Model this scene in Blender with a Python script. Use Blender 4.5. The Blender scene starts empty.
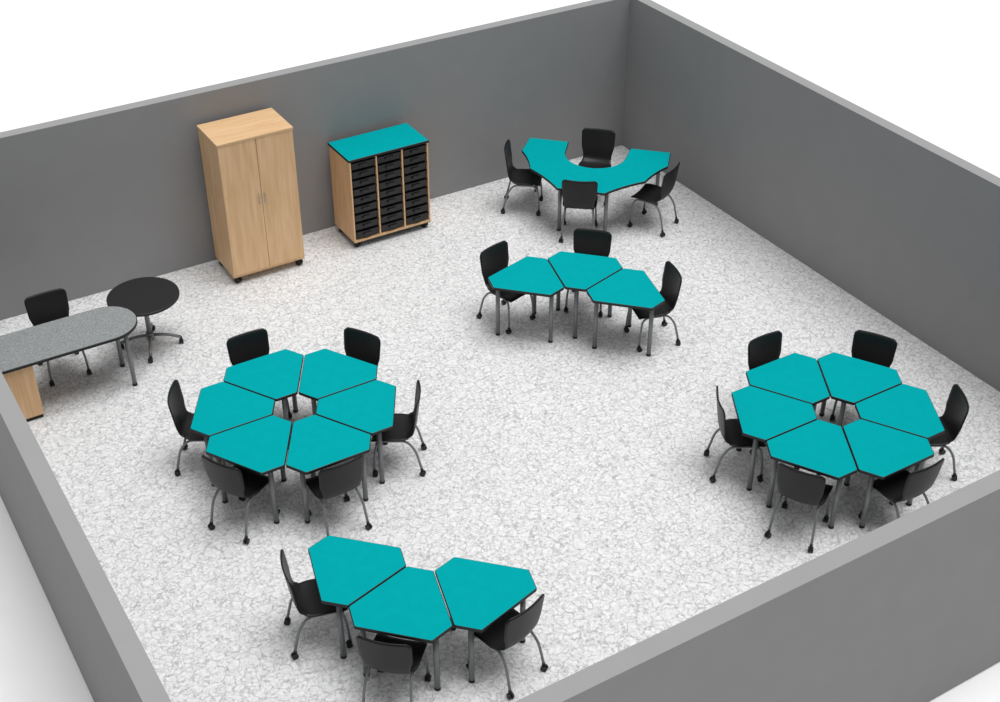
import bpy, bmesh, math
from mathutils import Vector, Matrix
S=bpy.context.scene
COL=bpy.context.collection
def lin(c):
    return tuple(((v/255)/12.92 if v/255<=0.04045 else ((v/255+0.055)/1.055)**2.4) for v in c)+(1,)
def mat(name,c,rough=.5,spec=.5,metal=0):
    m=bpy.data.materials.new(name); m.use_nodes=True
    b=m.node_tree.nodes["Principled BSDF"]
    b.inputs["Base Color"].default_value=lin(c); b.inputs["Roughness"].default_value=rough
    b.inputs["Specular IOR Level"].default_value=spec; b.inputs["Metallic"].default_value=metal
    return m
def N(m,t,**k):
    n=m.node_tree.nodes.new(t)
    for a,v in k.items(): setattr(n,a,v)
    return n
def L(m,a,b): m.node_tree.links.new(a,b)
def noisy(m,c1,c2,scale=(5,5,5),sc=5,detail=4,lo=.35,hi=.65):
    b=m.node_tree.nodes["Principled BSDF"]
    tc=N(m,"ShaderNodeTexCoord"); mp=N(m,"ShaderNodeMapping"); mp.inputs["Scale"].default_value=scale
    n=N(m,"ShaderNodeTexNoise"); n.inputs["Scale"].default_value=sc; n.inputs["Detail"].default_value=detail
    r=N(m,"ShaderNodeValToRGB"); r.color_ramp.elements[0].position=lo; r.color_ramp.elements[1].position=hi
    r.color_ramp.elements[0].color=lin(c1); r.color_ramp.elements[1].color=lin(c2)
    L(m,tc.outputs["Object"],mp.inputs[0]); L(m,mp.outputs[0],n.inputs["Vector"]); L(m,n.outputs["Fac"],r.inputs[0]); L(m,r.outputs[0],b.inputs["Base Color"])
    return m
TEAL=mat("teal_laminate",(0,160,165),.6,.02); noisy(TEAL,(0,160,165),(0,163,168),(1,1,1),10)
BLACK=mat("black_edge",(22,22,23),.5,.4)
SHELL=mat("black_polypropylene",(22,22,23),.45,.4); noisy(SHELL,(19,19,20),(25,25,26),(1,1,1),60)
STEEL=mat("grey_powdercoat",(128,130,132),.4,.5,.3)
CAST=mat("caster_black",(18,18,18),.5)
MAPLE=mat("maple",(222,184,140),.45,.3); noisy(MAPLE,(218,176,130),(232,195,152),(9,9,.8),3,6)
MAPLED=mat("maple_door",(222,184,140),.45,.3); noisy(MAPLED,(222,181,135),(235,197,155),(7,7,.6),3,6)
MAPLET=mat("maple_top",(230,194,150),.45,.3); noisy(MAPLET,(218,178,133),(230,194,151),(.8,9,9),3,6)
DARK=mat("dark_gap",(40,32,26),.8)
CHROME=mat("brushed_nickel",(190,190,190),.3,.5,.9)
TRAY=mat("black_tray",(24,24,25),.35)
GLAM=mat("grey_speckle_laminate",(150,155,155),.5); noisy(GLAM,(118,122,122),(162,166,166),(1,1,1),90,2,.4,.6)
RTOP=mat("dark_laminate",(38,37,38),.5,.3); noisy(RTOP,(34,33,34),(42,41,42),(1,1,1),80,2)
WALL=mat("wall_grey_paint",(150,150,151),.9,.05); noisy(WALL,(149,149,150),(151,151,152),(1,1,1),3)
WEXT_SHADE=mat("wall_exterior_painted_shade",(134,134,135),.9,.05); noisy(WEXT_SHADE,(133,133,134),(135,135,136),(1,1,1),3)  # wall grey with the shade of the outer faces mixed into its colour
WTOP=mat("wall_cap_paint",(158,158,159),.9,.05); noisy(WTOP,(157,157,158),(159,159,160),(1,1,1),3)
GROUND=mat("white_ground",(250,250,250),1,0); noisy(GROUND,(249,249,249),(251,251,251),(1,1,1),3)

FLOOR=mat("crackle_flooring",(230,230,230),.75,.15)
def build_floor(m):
    b=m.node_tree.nodes["Principled BSDF"]
    tc=N(m,"ShaderNodeTexCoord")
    def mul(vec,f):
        v=N(m,"ShaderNodeVectorMath",operation='SCALE'); L(m,vec,v.inputs[0]); v.inputs["Scale"].default_value=f; return v.outputs[0]
    nz=N(m,"ShaderNodeTexNoise"); nz.inputs["Scale"].default_value=9; nz.inputs["Detail"].default_value=3
    L(m,tc.outputs["Object"],nz.inputs["Vector"])
    add=N(m,"ShaderNodeVectorMath",operation='ADD'); L(m,tc.outputs["Object"],add.inputs[0]); L(m,mul(nz.outputs["Color"],.20),add.inputs[1])
    def math_(op,a,bv=None,clamp=False):
        n=N(m,"ShaderNodeMath",operation=op); n.use_clamp=clamp
        for i,x in enumerate((a,bv)):
            if x is None: continue
            if isinstance(x,(int,float)): n.inputs[i].default_value=x
            else: L(m,x,n.inputs[i])
        return n.outputs[0]
    def rng(v,a,b_,c,d):
        n=N(m,"ShaderNodeMapRange"); n.clamp=True
        L(m,v,n.inputs[0])
        for i,x in zip((1,2,3,4),(a,b_,c,d)): n.inputs[i].default_value=x
        return n.outputs[0]
    def vor(sc,w):
        v=N(m,"ShaderNodeTexVoronoi",feature='DISTANCE_TO_EDGE'); v.inputs["Scale"].default_value=sc
        L(m,add.outputs[0],v.inputs["Vector"]); return rng(v.outputs["Distance"],0,w,1,0)
    l1=vor(8.2,.08); l2=vor(18,.13)
    n2=N(m,"ShaderNodeTexNoise"); n2.inputs["Scale"].default_value=12; n2.inputs["Detail"].default_value=3
    L(m,tc.outputs["Object"],n2.inputs["Vector"])
    m1=rng(n2.outputs["Fac"],.42,.58,0.12,1)
    n3=N(m,"ShaderNodeTexNoise"); n3.inputs["Scale"].default_value=28; n3.inputs["Detail"].default_value=5
    L(m,tc.outputs["Object"],n3.inputs["Vector"])
    g=rng(n3.outputs["Fac"],.35,.7,0,.30)
    t=math_('ADD',math_('MULTIPLY',math_('MULTIPLY',l1,m1),.52),math_('MULTIPLY',math_('MULTIPLY',l2,rng(n2.outputs["Fac"],.60,.44,0,1)),.38))
    t=math_('ADD',t,g,True)
    mx=N(m,"ShaderNodeMix",data_type='RGBA')
    L(m,t,mx.inputs["Factor"]); mx.inputs["A"].default_value=lin((243,243,243)); mx.inputs["B"].default_value=lin((128,128,130))
    L(m,mx.outputs["Result"],b.inputs["Base Color"])
build_floor(FLOOR)

class B:
    def __init__(s,mats): s.bm=bmesh.new(); s.mats=mats
    def mi(s,m):
        if m not in s.mats: s.mats.append(m)
        return s.mats.index(m)
    def merge(s,b2,m,smooth=False,M=None):
        i=s.mi(m) if m is not None else None
        if M is not None: bmesh.ops.transform(b2,matrix=M,verts=b2.verts)
        for f in b2.faces:
            if i is not None: f.material_index=i
            f.smooth=smooth
        me=bpy.data.meshes.new("t"); b2.to_mesh(me); b2.free()
        s.bm.from_mesh(me); bpy.data.meshes.remove(me)
    def box(s,lo,hi,m,bev=0,M=None):
        b2=bmesh.new(); bmesh.ops.create_cube(b2,size=1)
        c=[(a+b)/2 for a,b in zip(lo,hi)]; d=[b-a for a,b in zip(lo,hi)]
        for v in b2.verts: v.co=Vector([v.co[k]*d[k]+c[k] for k in range(3)])
        if bev: bmesh.ops.bevel(b2,geom=b2.edges[:],offset=bev,segments=2,affect='EDGES',profile=.5)
        s.merge(b2,m,False,M)
    def cyl(s,p,q,r,m,r2=None,seg=16,M=None):
        p=Vector(p);q=Vector(q); d=q-p
        b2=bmesh.new(); bmesh.ops.create_cone(b2,cap_ends=True,segments=seg,radius1=r,radius2=r if r2 is None else r2,depth=d.length)
        T=Matrix.Translation((p+q)/2)@d.to_track_quat('Z','Y').to_matrix().to_4x4()
        if M is not None: T=M@T
        i=s.mi(m); bmesh.ops.transform(b2,matrix=T,verts=b2.verts)
        for f in b2.faces: f.material_index=i; f.smooth=len(f.verts)==4
        me=bpy.data.meshes.new("t"); b2.to_mesh(me); b2.free(); s.bm.from_mesh(me); bpy.data.meshes.remove(me)
    def tube(s,pts,r,m,seg=10,sub=6):
        P=[Vector(p) for p in pts]; 
        Q=[P[0]]
        for k in range(1,len(P)-1): # round corners
            a,b,c=P[k-1],P[k],P[k+1]; d=min((a-b).length,(c-b).length)*.45
            p0=b+(a-b).normalized()*d; p1=b+(c-b).normalized()*d
            for j in range(sub+1):
                t=j/sub; Q.append(p0*(1-t)**2+b*2*t*(1-t)+p1*t*t)
        Q.append(P[-1])
        b2=bmesh.new(); rings=[]; 
        tan=(Q[1]-Q[0]).normalized(); n=tan.orthogonal().normalized()
        for k,q in enumerate(Q):
            a=Q[max(k-1,0)]; c=Q[min(k+1,len(Q)-1)]; t=(c-a).normalized()
            n=(n-t*n.dot(t)).normalized(); bn=t.cross(n)
            rings.append([b2.verts.new(q+(n*math.cos(2*math.pi*j/seg)+bn*math.sin(2*math.pi*j/seg))*r) for j in range(seg)])
        for a,c in zip(rings,rings[1:]):
            for j in range(seg): b2.faces.new((a[j],a[(j+1)%seg],c[(j+1)%seg],c[j]))
        b2.faces.new(rings[0][::-1]); b2.faces.new(rings[-1])
        bmesh.ops.recalc_face_normals(b2,faces=b2.faces[:])
        s.merge(b2,m,True)
    def poly(s,pts,z0,z1,mtop,mside,inset=.006):
        b2=bmesh.new(); n=len(pts)
        bot=[b2.verts.new((x,y,z0)) for x,y in pts]; top=[b2.verts.new((x,y,z1-.004)) for x,y in pts]
        P=[Vector(p) for p in pts]; 
        area=sum(P[k].x*P[(k+1)%n].y-P[(k+1)%n].x*P[k].y for k in range(n)); sg=1 if area>0 else -1
        inn=[]
        for k in range(n):
            a,b,c=P[k-1],P[k],P[(k+1)%n]
            e1=(b-a).normalized(); e2=(c-b).normalized()
            n1=Vector((-e1.y,e1.x))*sg; n2=Vector((-e2.y,e2.x))*sg
            h=(n1+n2); h=h/max(h.length_squared,.3)*2
            inn.append(b+h*inset)
        it=[b2.verts.new((p.x,p.y,z1)) for p in inn]
        ms=s.mi(mside); mt=s.mi(mtop)
        for k in range(n):
            j=(k+1)%n
            f=b2.faces.new((bot[k],bot[j],top[j],top[k])); f.material_index=ms
            f=b2.faces.new((top[k],top[j],it[j],it[k])); f.material_index=ms
        f=b2.faces.new(it); f.material_index=mt
        f=b2.faces.new(bot[::-1]); f.material_index=ms
        bmesh.ops.recalc_face_normals(b2,faces=b2.faces[:])
        s.merge(b2,None)
    def caster(s,x,y,ztop=.085,ang=0,r=.028,w=.018):
        M=Matrix.Translation((x,y,0))@Matrix.Rotation(ang,4,'Z')
        for sx in (-1,1):
            s.cyl((sx*.005,-.008,r),(sx*(.005+w),-.008,r),r,CAST,seg=16,M=M)
        s.box((-.007,-.016,r*.8),(.007,.012,ztop-.008),CAST,M=M)
        s.cyl((0,0,ztop-.022),(0,0,ztop),.015,CAST,M=M)
    def make(s,name,loc=(0,0,0),rot=0):
        me=bpy.data.meshes.new(name); s.bm.to_mesh(me); s.bm.free()
        for m in s.mats: me.materials.append(m)
        return put(me,name,loc,rot)
def put(me,name,loc,rot):
    o=bpy.data.objects.new(name,me); COL.objects.link(o); o.location=loc; o.rotation_euler=(0,0,rot); return o
def roundpoly(pts,r,sub=4):
    P=[Vector(p) for p in pts]; n=len(P); out=[]
    for k in range(n):
        a,b,c=P[k-1],P[k],P[(k+1)%n]
        p0=b+(a-b).normalized()*r; p1=b+(c-b).normalized()*r
        for j in range(sub+1):
            t=j/sub; q=p0*(1-t)**2+b*2*t*(1-t)+p1*t*t; out.append((q.x,q.y))
    return out

# ---------- room ----------
W=9.535; D=9.54; H=2.22; TH=.15
def wall(name,x0,x1,y0,y1):
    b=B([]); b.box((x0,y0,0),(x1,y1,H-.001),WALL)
    i=b.mi(WTOP); e=b.mi(WEXT_SHADE)
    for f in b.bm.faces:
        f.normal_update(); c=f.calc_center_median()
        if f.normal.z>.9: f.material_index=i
        elif c.x>TH-.01 or c.x<-W-TH+.01 or c.y>TH-.01 or c.y<-D-TH+.01: f.material_index=e  # outer faces get the darker grey, shade held in the colour
    return b.make(name)
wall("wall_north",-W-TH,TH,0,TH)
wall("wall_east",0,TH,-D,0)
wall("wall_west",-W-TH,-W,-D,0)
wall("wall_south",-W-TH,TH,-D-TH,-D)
b=B([]); b.box((-W,-D,-.02),(0,0,0),FLOOR); b.make("floor")
b=B([]); b.box((-60,-60,-.06),(60,60,-.02),GROUND); b.make("ground")

# ---------- chair ----------
def catmull(P,n):
    P=[Vector(p) for p in P]; P=[P[0]*2-P[1]]+P+[P[-1]*2-P[-2]]; out=[]
    for k in range(1,len(P)-2):
        for j in range(n):
            t=j/n; a,b_,c,d=P[k-1:k+3]
            out.append(.5*((2*b_)+(c-a)*t+(2*a-5*b_+4*c-d)*t*t+(3*b_-a-3*c+d)*t**3))
    out.append(P[-2]); return out
def chair_mesh():
    b=B([])
    prof=catmull([(.225,.418),(.20,.437),(.10,.445),(-.03,.440),(-.12,.447),(-.180,.478),(-.205,.54),(-.220,.63),(-.235,.74),(-.255,.885)],5)
    s=[0]
    for p,q in zip(prof,prof[1:]): s.append(s[-1]+(q-p).length)
    tot=s[-1]; nu=16; b2=bmesh.new(); gt=[];gb=[]; th=.013
    for k,(p,sv) in enumerate(zip(prof,s)):
        a=prof[max(k-1,0)]; c=prof[min(k+1,len(prof)-1)]; t=(c-a).normalized()
        f=sv/tot
        hw=.218 if f<.35 else (.218-.028*math.sin((f-.35)/.35*math.pi) if f<.7 else .218+.010*(f-.7)/.3)
        r=.06; d=min(sv,tot-sv)+.004
        if d<r: hw=hw-r+math.sqrt(max(r*r-(r-d)**2,0))
        rt=[];rb=[]
        for j in range(nu+1):
            u=j/nu*2-1; x=u*hw
            lift=.016*abs(x/.22)**2.2 if f<.45 else .030*abs(x/.22)**2
            nn=Vector((t.y,-t.x))
            q=p+nn*lift
            rt.append(b2.verts.new((x,q.x,q.y))); q2=q-nn*th; rb.append(b2.verts.new((x,q2.x,q2.y)))
        gt.append(rt); gb.append(rb)
    m=len(gt)
    for k in range(m-1):
        for j in range(nu):
            b2.faces.new((gt[k][j],gt[k][j+1],gt[k+1][j+1],gt[k+1][j])); b2.faces.new((gb[k][j],gb[k+1][j],gb[k+1][j+1],gb[k][j+1]))
        b2.faces.new((gt[k][0],gt[k+1][0],gb[k+1][0],gb[k][0])); b2.faces.new((gt[k][nu],gb[k][nu],gb[k+1][nu],gt[k+1][nu]))
    for j in range(nu):
        b2.faces.new((gt[0][j],gb[0][j],gb[0][j+1],gt[0][j+1])); b2.faces.new((gt[-1][j],gt[-1][j+1],gb[-1][j+1],gb[-1][j]))
    bmesh.ops.recalc_face_normals(b2,faces=b2.faces[:])
    b.merge(b2,SHELL,True)
    for sx in (-1,1):
        x=sx*.175; xo=sx*.205
        b.tube([(xo,.215,.08),(sx*.20,.205,.25),(x,.175,.412),(x,-.12,.412),(sx*.195,-.205,.30),(xo,-.255,.08)],.0125,STEEL)
        b.caster(xo,.215,.085,0); b.caster(xo,-.255,.085,.3*sx)
    b.tube([(-.175,.10,.412),(.175,.10,.412)],.011,STEEL); b.tube([(-.175,-.08,.412),(.175,-.08,.412)],.011,STEEL)
    b.box((-.12,-.10,.412),(.12,.12,.43),SHELL)
    me=bpy.data.meshes.new("student_chair"); b.bm.to_mesh(me); b.bm.free()
    for mm in b.mats: me.materials.append(mm)
    return me
CH=chair_mesh()
def chair(x,y,face_deg,name="student_chair"):
    return put(CH,name,(x,y,0),math.radians(face_deg-90))

# ---------- triangular desk ----------
T=.72; LS=.65; SS=.23; FULL=LS+2*SS; GAP=.005
def desk_mesh():
    b=B([]); g=GAP/math.sin(math.radians(30))
    h=FULL*math.cos(math.radians(30))
    c=SS*math.cos(math.radians(30))
    th=math.tan(math.radians(30))
    A=(0,0); Bp=(h,h*th); Cp=(h,-h*th)
    def lerp(p,q,t): return (p[0]+(q[0]-p[0])*t+g,p[1]+(q[1]-p[1])*t)
    f=SS/FULL
    pts=[lerp(A,Cp,f),lerp(A,Cp,1-f),lerp(Cp,Bp,f),lerp(Cp,Bp,1-f),lerp(Bp,A,f),lerp(Bp,A,1-f)]
    b.poly(roundpoly(pts,.014,3),T-.03,T,TEAL,BLACK)
    cx=g+h*2/3
    legs=[]
    for a in (180,60,-60):
        r=FULL/math.sqrt(3)-c-.085
        legs.append((cx+r*math.cos(math.radians(a)),r*math.sin(math.radians(a))))
    for x,y in legs:
        b.cyl((x,y,.02),(x,y,T-.03),.0245,STEEL); b.cyl((x,y,0),(x,y,.025),.027,CAST)
        b.cyl((x,y,T-.05),(x,y,T-.03),.045,STEEL)
    for k in range(3):
        p=legs[k];q=legs[(k+1)%3]; b.tube([(p[0],p[1],T-.055),(q[0],q[1],T-.055)],.016,STEEL)
    me=bpy.data.meshes.new("triangle_student_desk"); b.bm.to_mesh(me); b.bm.free()
    for mm in b.mats: me.materials.append(mm)
    return me
DM=desk_mesh()
def group(cx,cy,angs,rc=.965,jit=None):
    for k,a in enumerate(angs):
        put(DM,"triangle_student_desk",(cx,cy,0),math.radians(a))
        dx,dy,df=(jit or {}).get(a,(0,0,0))
        t=math.radians(a)
        chair(cx+rc*math.cos(t)+dx,cy+rc*math.sin(t)+dy,a+180+df)
group(-6.965,-4.22,[30,90,150,210,270,330],jit={150:(.04,.04,0),210:(.04,-.01,0),270:(-.06,.01,0)})
group(-2.49,-7.01,[30,90,150,210,270,330],jit={150:(.06,-.01,0),90:(.08,-.02,0),30:(.04,0,0),210:(0,-.04,0),270:(-.02,.02,0)})
group(-6.84,-6.68,[165,225,285],jit={285:(-.02,.04,0)})
group(-3.56,-3.98,[105,45,-15],jit={45:(.03,.03,0)})

# ---------- horseshoe table ----------
def arc(p,q,sag,n=6):
    p=Vector(p);q=Vector(q);d=q-p; nr=Vector((-d.y,d.x)).normalized()
    return [tuple(p+d*(k/n)+nr*sag*4*(k/n)*(1-k/n)) for k in range(n)]
b=B([])
V=[(0,-.95),(.40,-.97),(.88,-.75),(1.33,-.30),(1.33,.30),(.88,.75),(.40,.97),(0,.95)]
pts=[V[0]]+arc(V[1],V[2],.026)+arc(V[2],V[3],.026)+arc(V[3],V[4],.018)+arc(V[4],V[5],.026)+arc(V[5],V[6],.026)+[V[6],V[7]]
pts.append((0,.42))
for k in range(25):
    a=math.pi/2-math.pi*k/24
    pts.append((.28+.40*math.cos(a),.40*math.sin(a)))
pts.append((0,-.42))
b.poly(pts,T-.03,T,TEAL,BLACK)
HL=[(.14,.82),(1.12,.30),(1.12,-.30),(.14,-.82)]
for x,y in HL:
    b.cyl((x,y,.02),(x,y,T-.03),.0245,STEEL); b.cyl((x,y,0),(x,y,.025),.027,CAST); b.cyl((x,y,T-.05),(x,y,T-.03),.045,STEEL)
RL=[(.14,.82),(.70,.70),(1.12,.30),(1.12,-.30),(.70,-.70),(.14,-.82)]
for p,q in zip(RL,RL[1:]):
    b.tube([(p[0],p[1],T-.055),(q[0],q[1],T-.055)],.016,STEEL)
b.make("horseshoe_activity_table",(-1.142,-1.022,0),math.radians(225))
chair(-1.25,-1.08,225); chair(-2.20,-.84,-38); chair(-1.97,-1.80,52); chair(-1.03,-2.10,117)

# ---------- wardrobe ----------
b=B([]); w=.93; d=.62; z0=.10; zt=1.88
b.box((-w/2,-d/2+.02,z0),(w/2,d/2,zt-.03),MAPLE,.002)
b.box((-w/2-.008,-d/2-.008,zt-.03),(w/2+.008,d/2+.004,zt),MAPLET,.003)
b.box((-w/2,-d/2+.012,z0),(w/2,-d/2+.02,z0+.03),MAPLE)
for sx in (-1,1):
    lo=.0025 if sx>0 else -w/2+.002; hi=w/2-.002 if sx>0 else -.0025
    b.box((lo,-d/2,z0+.035),(hi,-d/2+.019,zt-.034),MAPLED,.0015)
    b.tube([(sx*.035,-d/2,1.02),(sx*.035,-d/2-.03,1.03),(sx*.035,-d/2-.03,1.13),(sx*.035,-d/2,1.14)],.006,CHROME)
b.cyl((.07,-d/2-.004,1.0),(.07,-d/2,1.0),.01,CHROME)
b.box((-.0025,-d/2+.012,z0+.035),(.0025,-d/2+.0195,zt-.034),DARK)
for x in (-1,1):
    for y in (-1,1):
        b.caster(x*(w/2-.06),y*(d/2-.07),z0,.5,.04,.024)
b.make("wardrobe_cabinet",(-5.79,-.40,0))

# ---------- tray storage ----------
b=B([]); w=1.09; d=.58; z0=.09; zt=1.25; t=.02
b.box((-w/2,-d/2,z0),(w/2,d/2,z0+.03),MAPLE,.002)
b.box((-w/2,-d/2,z0-.006),(w/2,d/2,z0),BLACK)
b.box((-w/2,d/2-.015,z0+.03),(w/2,d/2,zt-.03),MAPLE)
cw=(w-4*t)/3
for k in range(4):
    x=-w/2+k*(cw+t); b.box((x,-d/2,z0+.03),(x+t,d/2-.015,zt-.03),MAPLE,.0015)
b.box((-w/2-.012,-d/2-.012,zt-.03),(w/2+.012,d/2+.008,zt-.006),BLACK,.002)
b.poly([(-w/2-.012,-d/2-.012),(w/2+.012,-d/2-.012),(w/2+.012,d/2+.008),(-w/2-.012,d/2+.008)],zt-.0065,zt,TEAL,BLACK,.006)
rows=9; zb=z0+.045; pitch=(zt-.035-zb)/rows
for k in range(3):
    x=-w/2+t+k*(cw+t)
    b.box((x,d/2-.03,z0+.03),(x+cw,d/2-.016,zt-.03),TRAY)
    for r in range(rows):
        z=zb+r*pitch
        b.box((x+.016,-d/2+.012,z),(x+cw-.016,d/2-.05,z+pitch*.80),TRAY,.006)
        b.box((x+.004,-d/2-.006,z+pitch*.66),(x+cw-.004,d/2-.05,z+pitch*.82),TRAY,.004)
        b.box((x+cw*.34,-d/2-.018,z+pitch*.30),(x+cw*.66,-d/2+.012,z+pitch*.62),TRAY,.006)
for x in (-1,1):
    for y in (-1,1):
        b.caster(x*(w/2-.06),y*(d/2-.07),z0-.006,.5,.036,.024)
b.make("tray_storage_cabinet",(-4.08,-.39,0))

# ---------- teacher desk ----------
b=B([]); y0,y1=-2.15,-1.47; r=(y1-y0)/2; xc=-7.76-r; yc=(y0+y1)/2
pts=[(-9.40,y0)]
for k in range(29):
    a=-math.pi/2+math.pi*k/28; pts.append((xc+r*math.cos(a),yc+r*math.sin(a)))
pts.append((-9.40,y1))
b.poly(pts,T-.032,T,GLAM,BLACK,.008)
for x,y in [(xc+.14,y0+.10),(xc+.14,y1-.16)]:
    b.cyl((x,y,.02),(x,y,T-.032),.024,STEEL); b.cyl((x,y,0),(x,y,.03),.027,CAST); b.cyl((x,y,T-.055),(x,y,T-.032),.05,STEEL)
b.tube([(xc+.14,y0+.10,T-.06),(xc+.14,y1-.16,T-.06)],.016,STEEL)
b.box((-8.93,yc-.02,T-.10),(xc+.13,yc+.02,T-.032),STEEL)
b.box((-9.37,y0+.03,.05),(-8.96,y1-.05,T-.032),MAPLE,.003)
for k,(za,zb_) in enumerate([(.07,.35),(.36,.51),(.52,.67)]):
    b.box((-9.36,y1-.05,za),(-8.97,y1-.032,zb_),MAPLED,.002)
    b.tube([(-9.22,y1-.032,zb_-.05),(-9.22,y1-.005,zb_-.05),(-9.11,y1-.005,zb_-.05),(-9.11,y1-.032,zb_-.05)],.005,CHROME)
b.box((-9.36,y0+.05,.0),(-8.97,y1-.07,.05),BLACK)
b.make("teacher_desk")
chair(-8.53,-1.39,-90)

# ---------- round table ----------
b=B([]); R_=.395; zt=.68
pts=[(R_*math.cos(2*math.pi*k/48),R_*math.sin(2*math.pi*k/48)) for k in range(48)]
b.poly(pts,zt-.028,zt,RTOP,BLACK)
b.cyl((0,0,.12),(0,0,zt-.05),.028,STEEL); b.cyl((0,0,zt-.05),(0,0,zt-.028),.13,STEEL); b.cyl((0,0,.10),(0,0,.19),.045,STEEL)
for k in range(4):
    a=math.radians(90*k+70); c,s_=math.cos(a),math.sin(a)
    b.tube([(c*.03,s_*.03,.15),(c*.18,s_*.18,.14),(c*.33,s_*.33,.085)],.018,STEEL); b.caster(c*.33,s_*.33,.085,a)
b.make("round_pedestal_table",(-7.55,-1.42,0))

# ---------- light ----------
w=bpy.data.worlds.new("World"); S.world=w; w.use_nodes=True
w.node_tree.nodes["Background"].inputs[0].default_value=(1,1,1,1); w.node_tree.nodes["Background"].inputs[1].default_value=.50
sd=bpy.data.lights.new("overhead_sun","SUN"); sd.energy=2.25; sd.angle=math.radians(40)
so=bpy.data.objects.new("overhead_sun",sd); COL.objects.link(so); so.rotation_euler=(math.radians(8),math.radians(10),0); so.location=(-5,-5,8)
S.view_settings.view_transform='Standard'; S.view_settings.look='None'; S.view_settings.exposure=0; S.view_settings.gamma=1

# ---------- camera ----------
cd=bpy.data.cameras.new("camera"); cam=bpy.data.objects.new("camera",cd); COL.objects.link(cam)
cd.sensor_width=36; cd.lens=1342/1000*36; cd.clip_end=300
cam.location=(-10.67,-14.20,8.65); cam.rotation_euler=(math.radians(90-34.8),0,math.radians(-31.2))
S.camera=cam
